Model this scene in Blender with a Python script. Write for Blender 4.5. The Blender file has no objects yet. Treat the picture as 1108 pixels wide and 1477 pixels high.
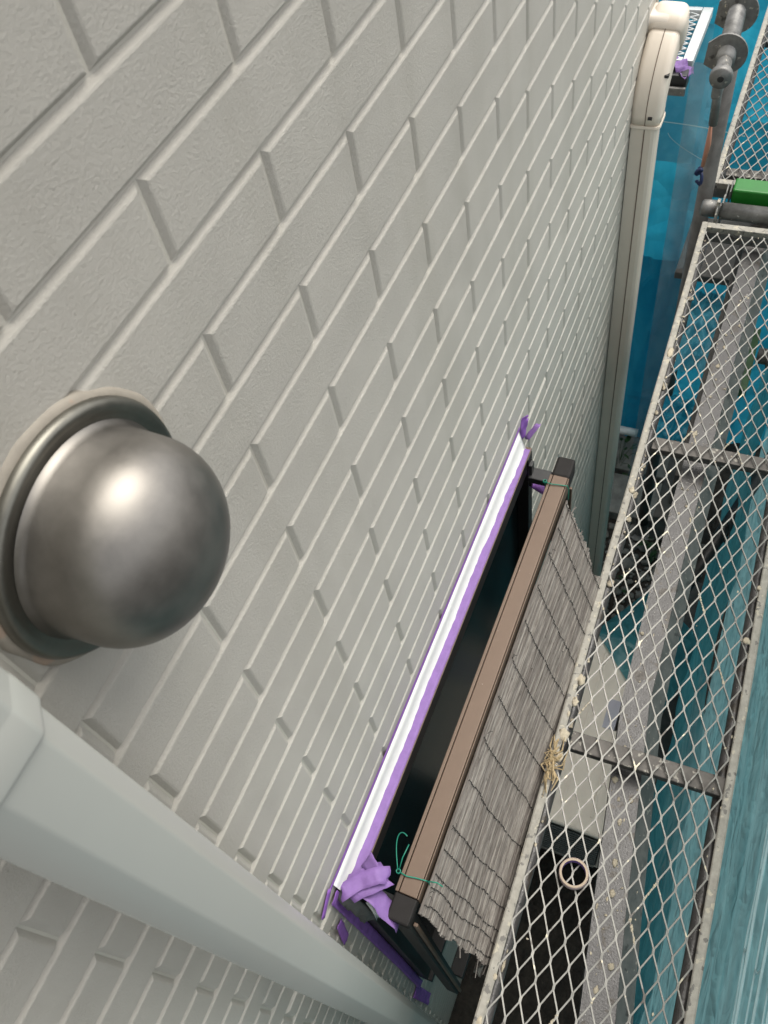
import bpy, bmesh, math, random
from mathutils import Vector, Matrix, noise
random.seed(7)
R_ = math.radians
scene = bpy.context.scene
COL = scene.collection

# ------------------------------------------------------------------ camera
C = Vector((-0.35311, -0.35622, 0.28391))
right = Vector((0.3816777, -0.9132535, -0.1424436))
down = Vector((-0.7890861, -0.2417006, -0.5647336))
fwd = Vector((0.4813162, 0.3279464, -0.8128873))
cam = bpy.data.cameras.new('camera'); camo = bpy.data.objects.new('camera', cam); COL.objects.link(camo)
m = Matrix.Identity(4)
for i in range(3):
    m[i][0] = right[i]; m[i][1] = -down[i]; m[i][2] = -fwd[i]; m[i][3] = C[i]
camo.matrix_world = m
cam.sensor_fit = 'VERTICAL'; cam.sensor_height = 36.0; cam.sensor_width = 27.0
cam.lens = 1215.09 / 1477.0 * 36.0
cam.clip_start = 0.01; cam.clip_end = 500
cam.dof.use_dof = True; cam.dof.focus_distance = 1.35; cam.dof.aperture_fstop = 15.0
scene.camera = camo
scene.render.resolution_x = 768; scene.render.resolution_y = 1024

# ------------------------------------------------------------------ light
world = bpy.data.worlds.new("World"); scene.world = world; world.use_nodes = True
wn = world.node_tree.nodes; wl = world.node_tree.links
bg = wn['Background']
sky = wn.new('ShaderNodeTexSky'); sky.sky_type = 'NISHITA'; sky.sun_disc = False
SUN_EL, SUN_AZ = R_(66), R_(118)
sky.sun_elevation = SUN_EL; sky.sun_rotation = SUN_AZ
sky.air_density = 1.0; sky.dust_density = 2.0; sky.ozone_density = 1.0
hs = wn.new('ShaderNodeHueSaturation'); hs.inputs['Saturation'].default_value = 0.12
wl.new(sky.outputs[0], hs.inputs['Color']); wl.new(hs.outputs[0], bg.inputs[0])
bg.inputs[1].default_value = 0.12
sl = bpy.data.lights.new('sun', 'SUN'); sl.energy = 1.5; sl.angle = R_(50); sl.color = (1, .95, .86)
so = bpy.data.objects.new('sun', sl); COL.objects.link(so)
sd = Vector((math.sin(SUN_AZ) * math.cos(SUN_EL), math.cos(SUN_AZ) * math.cos(SUN_EL), math.sin(SUN_EL)))
so.rotation_euler = sd.to_track_quat('Z', 'Y').to_euler()
vs = scene.view_settings
vs.view_transform = 'Standard'; vs.look = 'None'; vs.gamma = 1; vs.use_curve_mapping = False
vs.exposure = 1.14

# ------------------------------------------------------------------ materials
def mat(name, col, rough=.6, metal=0., var=.08, vscale=20., bump=0., bscale=300., col2=None, spots=None,
        trans=0., rvar=0., stretch=None, spec=.5, dirt=None, alpha=1., coat=0., bdet=3, streak=None, crease=None):
    """procedural material; noise in world metres. spots=(colour, scale, threshold)"""
    M = bpy.data.materials.new(name); M.use_nodes = True
    n = M.node_tree.nodes; l = M.node_tree.links
    b = n['Principled BSDF']; out = n['Material Output']
    geo = n.new('ShaderNodeNewGeometry'); vec = geo.outputs['Position']
    if stretch:
        mp = n.new('ShaderNodeMapping'); mp.inputs['Scale'].default_value = stretch
        l.new(vec, mp.inputs['Vector']); vec = mp.outputs[0]
    nz = n.new('ShaderNodeTexNoise'); nz.inputs['Scale'].default_value = vscale; nz.inputs['Detail'].default_value = 5
    nz.inputs['Roughness'].default_value = .65
    l.new(vec, nz.inputs['Vector'])
    rp = n.new('ShaderNodeValToRGB'); rp.color_ramp.elements[0].position = .32; rp.color_ramp.elements[1].position = .68
    c2 = col2 or tuple(min(1, c * (1 + var)) for c in col)
    c1 = col if col2 else tuple(c * (1 - var) for c in col)
    rp.color_ramp.elements[0].color = (*c1, 1); rp.color_ramp.elements[1].color = (*c2, 1)
    l.new(nz.outputs[0], rp.inputs[0]); cout = rp.outputs[0]
    for sp in ([spots] if isinstance(spots, tuple) else (spots or [])):
        scol, ssc, sth = sp
        v = n.new('ShaderNodeTexNoise'); v.inputs['Scale'].default_value = ssc; v.inputs['Detail'].default_value = 3
        l.new(geo.outputs['Position'], v.inputs['Vector'])
        r2 = n.new('ShaderNodeValToRGB'); r2.color_ramp.elements[0].position = sth; r2.color_ramp.elements[1].position = sth + .03
        l.new(v.outputs[0], r2.inputs[0])
        mx = n.new('ShaderNodeMix'); mx.data_type = 'RGBA'
        l.new(r2.outputs[0], mx.inputs[0]); l.new(cout, mx.inputs[6]); mx.inputs[7].default_value = (*scol, 1)
        cout = mx.outputs[2]
    if streak:      # run-off dirt: long vertical soft streaks of its own colour
        scol, amt = streak
        mp2 = n.new('ShaderNodeMapping'); mp2.inputs['Scale'].default_value = (14, 14, .9); l.new(geo.outputs['Position'], mp2.inputs['Vector'])
        v = n.new('ShaderNodeTexNoise'); v.inputs['Scale'].default_value = 1.; v.inputs['Detail'].default_value = 6; l.new(mp2.outputs[0], v.inputs['Vector'])
        mr2 = n.new('ShaderNodeMapRange'); mr2.inputs[1].default_value = .5; mr2.inputs[2].default_value = .75; mr2.inputs[4].default_value = amt
        l.new(v.outputs[0], mr2.inputs[0])
        mx = n.new('ShaderNodeMix'); mx.data_type = 'RGBA'
        l.new(mr2.outputs[0], mx.inputs[0]); l.new(cout, mx.inputs[6]); mx.inputs[7].default_value = (*scol, 1); cout = mx.outputs[2]
    l.new(cout, b.inputs['Base Color'])
    b.inputs['Metallic'].default_value = metal; b.inputs['Roughness'].default_value = rough
    b.inputs['Specular IOR Level'].default_value = spec
    if coat: b.inputs['Coat Weight'].default_value = coat; b.inputs['Coat Roughness'].default_value = .12
    if rvar:
        mr = n.new('ShaderNodeMapRange'); mr.inputs[3].default_value = rough - rvar; mr.inputs[4].default_value = rough + rvar
        mr.inputs[1].default_value = .3; mr.inputs[2].default_value = .7
        l.new(nz.outputs[0], mr.inputs[0]); l.new(mr.outputs[0], b.inputs['Roughness'])
    if bump:
        nb = n.new('ShaderNodeTexNoise'); nb.inputs['Scale'].default_value = bscale; nb.inputs['Detail'].default_value = bdet; nb.inputs['Roughness'].default_value = .5 if bdet < 5 else .78
        l.new(vec, nb.inputs['Vector'])
        bp = n.new('ShaderNodeBump'); bp.inputs['Strength'].default_value = 1.0; bp.inputs['Distance'].default_value = bump
        l.new(nb.outputs[0], bp.inputs['Height']); l.new(bp.outputs[0], b.inputs['Normal'])
    if crease:      # crumpled plastic: distorted cells give flat facets meeting in sharp folds
        dist, csc = crease
        dn = n.new('ShaderNodeTexNoise'); dn.inputs['Scale'].default_value = csc * .8; dn.inputs['Detail'].default_value = 2
        l.new(geo.outputs['Position'], dn.inputs['Vector'])
        vm = n.new('ShaderNodeVectorMath'); vm.operation = 'MULTIPLY_ADD'; vm.inputs[1].default_value = (.25, .25, .25)
        l.new(dn.outputs['Color'], vm.inputs[0]); l.new(geo.outputs['Position'], vm.inputs[2])
        prevn = None
        for k_, m_ in ((1, 1.), (2.7, .4)):
            vo = n.new('ShaderNodeTexVoronoi'); vo.inputs['Scale'].default_value = csc * k_; l.new(vm.outputs[0], vo.inputs['Vector'])
            b3 = n.new('ShaderNodeBump'); b3.inputs['Distance'].default_value = dist * m_; l.new(vo.outputs['Distance'], b3.inputs['Height'])
            if prevn: l.new(prevn, b3.inputs['Normal'])
            prevn = b3.outputs[0]
        l.new(prevn, b.inputs['Normal'])
    last = b.outputs[0]
    if trans:
        tr = n.new('ShaderNodeBsdfTranslucent'); l.new(cout, tr.inputs[0])
        if crease: l.new(prevn, tr.inputs['Normal'])
        ms = n.new('ShaderNodeMixShader'); ms.inputs[0].default_value = trans
        l.new(last, ms.inputs[1]); l.new(tr.outputs[0], ms.inputs[2]); last = ms.outputs[0]
    if alpha < 1:
        tp = n.new('ShaderNodeBsdfTransparent'); ms = n.new('ShaderNodeMixShader'); ms.inputs[0].default_value = alpha
        l.new(tp.outputs[0], ms.inputs[1]); l.new(last, ms.inputs[2]); last = ms.outputs[0]
    l.new(last, out.inputs[0])
    return M

M = {}
M['siding'] = mat('siding_paint', (.49, .466, .412), .37, streak=((.36, .34, .28), .3), var=.045, vscale=9, bump=.0020, bscale=300, rvar=.06, bdet=8)
M['siding_back'] = mat('siding_groove_paint', (.48, .46, .40), .5, streak=((.30, .25, .20), .45), var=.06, vscale=12, bump=.0003, bscale=300)
M['steel'] = mat('stainless_steel', (.26, .243, .22), .46, 1., var=.16, vscale=22, rvar=.07, bump=.00005, bscale=60)
M['steel_dark'] = mat('stainless_flange', (.20, .192, .165), .42, 1., var=.15, vscale=30, rvar=.06)
M['caulk'] = mat('dirty_caulking', (.28, .25, .205), .7, var=.1, vscale=60, bump=.0006, bscale=90, spots=((.33, .25, .19), 30, .56))
M['pipe'] = mat('grey_green_pvc', (.40, .405, .37), .27, var=.015, vscale=4, spec=.5)
M['cover'] = mat('ivory_duct_plastic', (.68, .60, .50), .38, var=.04, vscale=10)
M['seam'] = mat('seam_dark', (.16, .12, .09), .8)
M['seal'] = mat('white_sealant', (.66, .66, .64), .5, var=.03, vscale=40, bump=.0012, bscale=60, bdet=6)
M['tape'] = mat('purple_masking_tape', (.27, .15, .41), .6, var=.1, vscale=50, bump=.0004, bscale=120, trans=.2)
M['tape_dark'] = mat('purple_tape_crumpled', (.30, .13, .48), .6, var=.14, vscale=60, bump=.0005, bscale=100, trans=.15)
M['alu_brown'] = mat('brown_aluminium', (.125, .083, .057), .42, .25, var=.05, vscale=30, spots=((.28, .23, .19), 160, .73))
M['alu_dark'] = mat('dark_bronze_aluminium', (.016, .014, .013), .5, .1, var=.12, vscale=30, spots=((.3, .28, .26), 120, .74))
M['black'] = mat('black_plastic', (.018, .018, .018), .4, var=.2, vscale=40)
M['capgrey'] = mat('end_cap_plastic', (.02, .018, .017), .6, spec=.15, var=.12, vscale=60)
M['glass'] = mat('dark_window_glass', (.006, .009, .010), .22, var=.2, vscale=8, spec=.05)
M['reed'] = mat('weathered_reed', (.075, .062, .053), .8, vscale=1., col2=(.225, .20, .178), stretch=(22, 260, 300), bump=.0006, bscale=1)
M['reed2'] = mat('pale_weathered_reed', (.12, .10, .085), .8, vscale=1., col2=(.33, .30, .265), stretch=(30, 260, 300), bump=.0006, bscale=1)
M['cord'] = mat('black_cord', (.03, .027, .024), .8)
M['wire'] = mat('green_wire', (.01, .20, .13), .35, var=.1)
M['galv'] = mat('galvanised_steel', (.19, .185, .175), .5, .55, var=.22, vscale=45, bump=.0005, bscale=200, rvar=.1,
                spots=[((.42, .39, .33), 75, .66), ((.10, .095, .09), 28, .64)])
M['galv_pale'] = mat('galvanised_frame_with_mortar', (.30, .28, .24), .6, .15, var=.18, vscale=60, bump=.0006, bscale=150,
                     spots=[((.42, .38, .30), 50, .6), ((.15, .14, .125), 70, .62)])
M['galv_lilac'] = mat('wet_galvanised_steel', (.085, .08, .078), .36, .2, var=.25, vscale=50, bump=.0008, bscale=230, rvar=.12,
                      spots=[((.5, .48, .45), 240, .70), ((.07, .06, .05), 30, .60)])
M['strand'] = mat('mesh_strand', (.20, .192, .175), .45, .4, var=.2, vscale=50, spots=[((.5, .45, .34), 32, .66), ((.10, .09, .08), 22, .62)])
M['bar_dark'] = mat('dirty_crossbar', (.10, .09, .08), .6, .2, var=.3, vscale=40, spots=[((.3, .28, .24), 60, .62)])
M['pipe_steel'] = mat('scaffold_tube', (.24, .235, .225), .42, .6, var=.3, vscale=26, rvar=.1, bump=.0003, bscale=120, spots=((.66, .64, .6), 90, .7))
M['green'] = mat('green_plate', (.010, .16, .012), .4, var=.08)
M['teal'] = mat('teal_sheet', (.14, .36, .39), .38, vscale=9, col2=(.24, .48, .50), trans=.55, stretch=(.5, 1, 2.5), alpha=.8, crease=(.022, 8))
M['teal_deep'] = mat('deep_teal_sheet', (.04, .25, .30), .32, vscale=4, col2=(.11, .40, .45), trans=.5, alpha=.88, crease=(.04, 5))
M['blue'] = mat('blue_sheet', (.012, .24, .37), .34, vscale=3, col2=(.04, .38, .52), trans=.5, stretch=(1, 1.6, .5), crease=(.035, 3.2))
M['blue_light'] = mat('pale_blue_sheet', (.08, .40, .54), .42, vscale=9, col2=(.13, .48, .60), trans=.5, crease=(.012, 6))
M['thread'] = mat('sheet_thread', (.50, .68, .70), .5, trans=.4)
M['soil'] = mat('dark_soil', (.014, .011, .009), .95, vscale=30, col2=(.045, .036, .028), bump=.012, bscale=45)
M['stone'] = mat('grey_stone', (.10, .095, .085), .85, vscale=40, col2=(.2, .19, .17), bump=.002, bscale=120)
M['concrete'] = mat('dirty_concrete', (.11, .105, .095), .9, vscale=14, col2=(.22, .21, .19), bump=.001, bscale=160)
M['leaf'] = mat('dark_green_leaf', (.02, .06, .015), .5, var=.35, vscale=50, trans=.2)
M['ac'] = mat('ac_beige_paint', (.74, .65, .55), .4, var=.05, vscale=12)
M['ac_dark'] = mat('ac_louvre', (.28, .27, .25), .6)
M['label'] = mat('lilac_label', (.45, .43, .50), .5)
M['cardboard'] = mat('tape_core_cardboard', (.42, .33, .24), .7, var=.1, vscale=80)
M['straw'] = mat('dry_straw', (.36, .27, .15), .8, var=.35, vscale=120)
M['mortar'] = mat('cream_mortar_fleck', (.46, .40, .30), .9, var=.2, vscale=90, bump=.001, bscale=300)
M['white'] = mat('white_steel', (.62, .63, .63), .45, .1, var=.08, vscale=40)
M['wood_gap_shade'] = mat('board_gap_shade', (.07, .065, .06), .8, vscale=20, var=.3)  # for the ground board, and for shade in the gaps under the plank
M['orange'] = mat('orange_strap', (.45, .2, .13), .6)
M['navy'] = mat('navy_rope', (.006, .015, .07), .6)
M['grey_sheet'] = mat('grey_clear_sheet', (.20, .27, .30), .3, var=.2, vscale=20, trans=.5, alpha=.45)

# ------------------------------------------------------------------ helpers
def thing(name, label, cat, loc=(0, 0, 0), rz=0., group=None):
    o = bpy.data.objects.new(name, None); COL.objects.link(o)
    o.empty_display_size = .05; o.location = loc; o.rotation_euler = (0, 0, rz)
    o['label'] = label; o['category'] = cat
    if group: o['group'] = group
    return o

def inv(parent):
    if parent is None: return Matrix.Identity(4)
    if parent.type != 'EMPTY': return Matrix.Identity(4)
    return (Matrix.Translation(parent.location) @ Matrix.Rotation(parent.rotation_euler.z, 4, 'Z')).inverted()

def obj(name, bm, material, parent=None, smooth=False, world_coords=True, kind=None):
    """world_coords: vertices given in world space are moved into the parent's frame"""
    me = bpy.data.meshes.new(name)
    root = parent
    while root is not None and root.parent is not None: root = root.parent
    if root is not None and world_coords: bm.transform(inv(root))
    bm.normal_update(); bm.to_mesh(me); bm.free()
    if smooth:
        for p in me.polygons: p.use_smooth = True
    me.materials.append(material)
    o = bpy.data.objects.new(name, me); COL.objects.link(o)
    if parent is not None: o.parent = parent
    if kind: o['kind'] = kind
    return o

def tag(o, label, cat, group=None):
    o['label'] = label; o['category'] = cat
    if group: o['group'] = group
    return o

def box(bm, x0, x1, y0, y1, z0, z1, bev=0., seg=2, mtx=None):
    r = bmesh.ops.create_cube(bm, size=1)
    vs_ = r['verts']
    for v in vs_:
        v.co = Vector(((x0 + x1) / 2 + v.co.x * (x1 - x0), (y0 + y1) / 2 + v.co.y * (y1 - y0), (z0 + z1) / 2 + v.co.z * (z1 - z0)))
    if bev:
        es = list({e for v in vs_ for e in v.link_edges})
        r2 = bmesh.ops.bevel(bm, geom=es, offset=bev, segments=seg, affect='EDGES', profile=.5)
        vs_ = list({v for f in r2['faces'] for v in f.verts} | {v for v in vs_ if v.is_valid})
    if mtx is not None:
        for v in vs_: v.co = mtx @ v.co
    return vs_

def frames(pts, up=None):
    out = []
    n = len(pts)
    prev = None
    for i in range(n):
        t = (pts[min(i + 1, n - 1)] - pts[max(i - 1, 0)]).normalized()
        u = prev if prev is not None else (Vector((0, 0, 1)) if abs(t.z) < .9 else Vector((1, 0, 0)))
        if up is not None: u = Vector(up)
        a = t.cross(u)
        if a.length < 1e-5: a = t.cross(Vector((0, 1, 0)))
        a.normalize(); b = a.cross(t).normalized(); prev = b
        out.append((pts[i], a, b))
    return out

def sweep(bm, pts, prof, up=None, cap=True, scales=None):
    """prof: closed list of (a,b) offsets"""
    pts = [Vector(p) for p in pts]
    rings = []
    for i, (p, a, b) in enumerate(frames(pts, up)):
        s = scales[i] if scales else 1
        rings.append([bm.verts.new(p + a * (q[0] * s) + b * (q[1] * s)) for q in prof])
    k = len(prof)
    for r0, r1 in zip(rings, rings[1:]):
        for j in range(k):
            bm.faces.new((r0[j], r0[(j + 1) % k], r1[(j + 1) % k], r1[j]))
    if cap:
        bm.faces.new(list(reversed(rings[0]))); bm.faces.new(rings[-1])
    return rings

def circ(r, n=12, rb=None):
    rb = rb or r
    return [(r * math.cos(2 * math.pi * i / n), rb * math.sin(2 * math.pi * i / n)) for i in range(n)]

def tube(bm, pts, r, n=12, **k): return sweep(bm, pts, circ(r, n), **k)

def lathe(bm, prof, origin, axis, n=48):
    """prof = (radius, height along axis)"""
    ax = Vector(axis).normalized(); u = ax.cross(Vector((0, 0, 1)))
    if u.length < .1: u = ax.cross(Vector((1, 0, 0)))
    u.normalize(); w = ax.cross(u)
    o = Vector(origin); rings = []
    for r, h in prof:
        if r < 1e-6: rings.append([bm.verts.new(o + ax * h)])
        else: rings.append([bm.verts.new(o + ax * h + (u * math.cos(2 * math.pi * i / n) + w * math.sin(2 * math.pi * i / n)) * r) for i in range(n)])
    for a, b in zip(rings, rings[1:]):
        for i in range(n):
            j = (i + 1) % n
            if len(a) == 1 and len(b) == 1: continue
            if len(a) == 1: bm.faces.new((a[0], b[j], b[i]))
            elif len(b) == 1: bm.faces.new((a[i], a[j], b[0]))
            else: bm.faces.new((a[i], a[j], b[j], b[i]))
    bmesh.ops.recalc_face_normals(bm, faces=bm.faces[:])

def proj(p):
    q = Vector(p) - C
    z = q.dot(fwd)
    if z < .02: return None
    return (1215.09 * q.dot(right) / z + 554, 1215.09 * q.dot(down) / z + 738.5)

# ------------------------------------------------------------------ ground
GZ = -3.45
bm = bmesh.new()
bmesh.ops.create_grid(bm, x_segments=2, y_segments=2, size=150)
for v in bm.verts: v.co.z = GZ
g = obj('ground', bm, M['soil']); g['kind'] = 'structure'

bm = bmesh.new()
box(bm, -60, 60, -80, -.9, GZ - .1, GZ + .02)
g = obj('added_yard', bm, mat('added_yard_dark', (.045, .045, .045), .9, var=.2, vscale=5)); g['kind'] = 'structure'  # added yard beyond the sheet, kept dark for the hood's reflection

# ------------------------------------------------------------------ siding wall with every brick
CH = .065; LB = .26392; WX0, WX1 = -1.15, 1.80; WZ1 = 1.25
wall = thing('siding_wall', 'pale grey siding wall embossed with long running-bond bricks', 'wall', (WX0, 0, GZ))
bm = bmesh.new()
box(bm, WX0, WX1, .0045, 2.4, GZ - .05, WZ1)
obj('wall_body', bm, M['siding_back'], wall)
WIN = (-.212, .728, -2.28, -1.117)       # window rectangle x0,x1,z0,z1

def brick_geo(bm, x0, x1, z0, z1):
    """bevelled block, face on y=0, rounded shoulders, back at y=.0045"""
    rings = []
    for ins, y in ((.0012, .0045), (.0040, .0020), (.0056, .0006), (.0074, 0.)):
        iz = ins * .80
        rings.append([bm.verts.new((x, y, z)) for x, z in ((x0 + ins, z0 + iz), (x1 - ins, z0 + iz), (x1 - ins, z1 - iz), (x0 + ins, z1 - iz))])
    for a, b in zip(rings, rings[1:]):
        for i in range(4):
            j = (i + 1) % 4
            bm.faces.new((a[i], a[j], b[j], b[i]))
    bm.faces.new(rings[-1])

cells = []
for c in range(-20, 54):
    z1 = -CH * c; z0 = z1 - CH
    if z0 < GZ: continue
    n0 = math.floor(WX0 / LB - .5 * c) - 1
    for n in range(n0, n0 + 16):
        x0 = LB * (.5 * c + n); x1 = x0 + LB
        if x1 < WX0 + .01 or x0 > WX1 - .01: continue
        cx0, cx1 = max(x0, WX0), min(x1, WX1)
        rects = [(cx0, cx1, z0, z1)]
        if cx1 > WIN[0] and cx0 < WIN[1] and z0 < WIN[3] and z1 > WIN[2]:
            rects = []
            if z1 > WIN[3]: rects.append((cx0, cx1, WIN[3], z1))
            zt = min(z1, WIN[3])
            if cx0 < WIN[0]: rects.append((cx0, WIN[0], z0, zt))
            if cx1 > WIN[1]: rects.append((WIN[1], cx1, z0, zt))
        for r in rects:
            if r[1] - r[0] > .016 and r[3] - r[2] > .016: cells.append(r)

def cell_area(r):
    pts = [proj((x, 0, z)) for x, z in ((r[0], r[2]), (r[1], r[2]), (r[1], r[3]), (r[0], r[3]))]
    if any(p is None for p in pts): return 0
    mx = sum(p[0] for p in pts) / 4; my = sum(p[1] for p in pts) / 4
    A = abs(sum(pts[i][0] * pts[(i + 1) % 4][1] - pts[(i + 1) % 4][0] * pts[i][1] for i in range(4))) / 2
    inside = any(-5 < p[0] < 1113 and -5 < p[1] < 1482 for p in pts) or (0 < mx < 1108 and 0 < my < 1477)
    return A if inside else 0
cells.sort(key=cell_area, reverse=True)
shared = {}
bmr = bmesh.new()
for i, r in enumerate(cells):
    if i < 298 and cell_area(r) > 0:
        key = (round(r[1] - r[0], 4), round(r[3] - r[2], 4))
        if key not in shared:
            b = bmesh.new(); brick_geo(b, 0, r[1] - r[0], 0, r[3] - r[2])
            o = obj('brick', b, M['siding'], wall, world_coords=False, smooth=False)
            shared[key] = o.data
        else:
            o = bpy.data.objects.new('brick', shared[key]); COL.objects.link(o); o.parent = wall
        o.location = Vector((r[0], 0, r[2])) - wall.location
    else:
        brick_geo(bmr, *r)
obj('distant_bricks', bmr, M['siding'], wall, kind='stuff')
# a thin board seam in the wall surface is the gap every seven courses; a narrow corner strip closes the end
bm = bmesh.new(); box(bm, 1.801, 1.812, -.004, .05, GZ, WZ1, .003)
obj('corner_trim', bm, M['siding'], wall)

# ------------------------------------------------------------------ vent hood
HX, HZ = -.167, -.146
hood = thing('vent_hood', 'domed stainless steel vent hood on the brick-pattern wall', 'vent hood', (HX, 0, HZ))
bm = bmesh.new()
lathe(bm, [(.0, -.004), (.0865, -.004), (.0885, .001), (.0885, .006), (.0865, .0095), (.083, .0105), (.079, .0085), (.074, .008), (.05, .008), (0, .008)], (HX, 0, HZ), (0, -1, 0), 72)
obj('flange', bm, M['steel_dark'], hood, True)
bm = bmesh.new()
prof = [(.0745, .0085), (.0725, .011), (.071, .0150)]
for i in range(14):
    t = i / 13 * math.pi / 2
    prof.append((.0702 * math.cos(t) ** .92 if i < 13 else 0, .036 + .054 * math.sin(t)))
lathe(bm, prof, (HX, 0, HZ), (0, -1, 0), 72)
obj('dome', bm, M['steel'], hood, True)
bm = bmesh.new()
rr = []
K = 90
for i in range(K):
    a = 2 * math.pi * i / K
    wv = .0006 * math.sin(5 * a) + .0030 * noise.noise(Vector((3 * math.cos(a), 3 * math.sin(a), 2)))
    rr.append([bm.verts.new((HX + (q + wv) * math.cos(a), y, HZ + (q + wv) * math.sin(a))) for q, y in ((.0945, .004), (.0935, -.0004), (.0915, -.0018), (.0893, -.0030), (.086, -.003))])
for i in range(K):
    a, b = rr[i], rr[(i + 1) % K]
    for j in range(4): bm.faces.new((a[j], b[j], b[j + 1], a[j + 1]))
obj('caulking_ring', bm, M['caulk'], hood, True)

# ------------------------------------------------------------------ downspout
dsx, dsy = -.3255, -.066
def rrect(hx, hy, r, n=6):
    pr = []
    for cx, cy, a0 in ((hx - r, hy - r, 0), (-hx + r, hy - r, 90), (-hx + r, -hy + r, 180), (hx - r, -hy + r, 270)):
        for i in range(n + 1):
            a = R_(a0 + 90 * i / n); pr.append((cx + r * math.cos(a), cy + r * math.sin(a)))
    return pr
ds = thing('downspout', 'pale grey-green square downspout running down in the lower left corner', 'downspout', (dsx, 0, GZ))
def vprism(bm, cx, cy, pr, zs, rot=0.):
    rings = []
    for z, s in zs:
        rings.append([bm.verts.new((cx + s * (p[0] * math.cos(rot) - p[1] * math.sin(rot)), cy + s * (p[0] * math.sin(rot) + p[1] * math.cos(rot)), z)) for p in pr])
    k = len(pr)
    for a, b in zip(rings, rings[1:]):
        for j in range(k): bm.faces.new((a[j], a[(j + 1) % k], b[(j + 1) % k], b[j]))
    bm.faces.new([bm.verts.new(v.co) for v in reversed(rings[0])]); bm.faces.new([bm.verts.new(v.co) for v in rings[-1]])
dpr = [(.034, .02), (.0342, .019), (.0342, -.0135), (.0337, -.0150), (.0325, -.0162), (.0215, -.0268), (.0200, -.0278), (.0180, -.0283), (-.0120, -.0285),
       (-.0140, -.0282), (-.0155, -.0275), (-.0330, -.0165), (-.0345, -.0150), (-.0350, -.0130), (-.0352, .019), (-.035, .02), (-.030, .026), (.028, .026)]
bm = bmesh.new(); vprism(bm, dsx, dsy, dpr, [(GZ + .03, 1), (-.075, 1)])
obj('pipe', bm, M['pipe'], ds, True)
bm = bmesh.new(); vprism(bm, dsx, dsy, dpr, [(-.088, 1.0), (-.0895, 1.05), (-.0885, 1.075), (-.0865, 1.083), (-.084, 1.085), (-.060, 1.085), (-.058, 1.07), (-.056, 1.07), (.6, 1.07)])
obj('socket', bm, M['pipe'], ds, True)
for z in (-.9, -2.4):
    bm = bmesh.new(); box(bm, dsx - .012, dsx + .012, -.042, .004, z - .012, z + .012, .002)
    obj('wall_bracket', bm, M['pipe'], ds)

# ------------------------------------------------------------------ window with sealant
win = thing('window', 'dark framed window with a fresh white sealant bead along its top edge', 'window', (.26, 0, WIN[2]))
fx0, fx1, fz0, fz1 = -.212, .722, -2.28, -1.121
bm = bmesh.new(); box(bm, fx0, fx1, -.0275, .010, fz1 - .006, fz1, .001); obj('top_flange', bm, M['alu_brown'], win)
bm = bmesh.new(); box(bm, fx0 + .002, fx1 - .002, -.026, .010, fz1 - .050, fz1 - .008); obj('head_frame', bm, M['alu_dark'], win)
for x0 in (fx0, fx1 - .028):
    bm = bmesh.new(); box(bm, x0, x0 + .028, -.0285, .010, fz0 + .03, fz1 - .008, .002); obj('side_frame', bm, M['alu_dark'], win)
bm = bmesh.new(); box(bm, fx0, fx1, -.040, .010, fz0, fz0 + .028, .002); obj('sill', bm, M['alu_dark'], win)
bm = bmesh.new(); box(bm, fx0 + .03, fx1 - .03, -.004, .003, fz0 + .03, fz1 - .052); obj('glass_pane', bm, M['glass'], win)
# sealant: wavy strip lying on the top flange
def strip(bm, f_in, f_out, x0, x1, z_in, z_out, n=160, th=.0012, mid=.002):
    rows = []
    for i in range(n + 1):
        x = x0 + (x1 - x0) * i / n
        yi, yo = f_in(x), f_out(x)
        rows.append([bm.verts.new((x, yi, z_in - .004)), bm.verts.new((x, yi, z_in)), bm.verts.new((x, yi * .6 + yo * .4, (z_in + z_out) / 2 - mid)),
                     bm.verts.new((x, yi * .25 + yo * .75, z_out + th)), bm.verts.new((x, yo, z_out + th * .5)), bm.verts.new((x, yo, z_out - .001))])
    for a, b in zip(rows, rows[1:]):
        for j in range(5): bm.faces.new((a[j], b[j], b[j + 1], a[j + 1]))
    bm.faces.new(rows[0]); bm.faces.new(list(reversed(rows[-1])))
    bmesh.ops.recalc_face_normals(bm, faces=bm.faces[:])
nz = lambda x, s, k: noise.noise(Vector((x * s, k, 0)))
bm = bmesh.new()
def s_out(x):
    y = -.0108 - .0022 * nz(x, 9, 1) - .0007 * nz(x, 60, 2)
    if x > .45: y -= .0035 * min(1, (x - .45) / .03)
    if x > .62: y -= .002
    return y
strip(bm, lambda x: -.0012, s_out, -.213, .716, -1.068, fz1 + .001, mid=-.004)
obj('sealant', bm, M['seal'], win, True)

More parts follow.
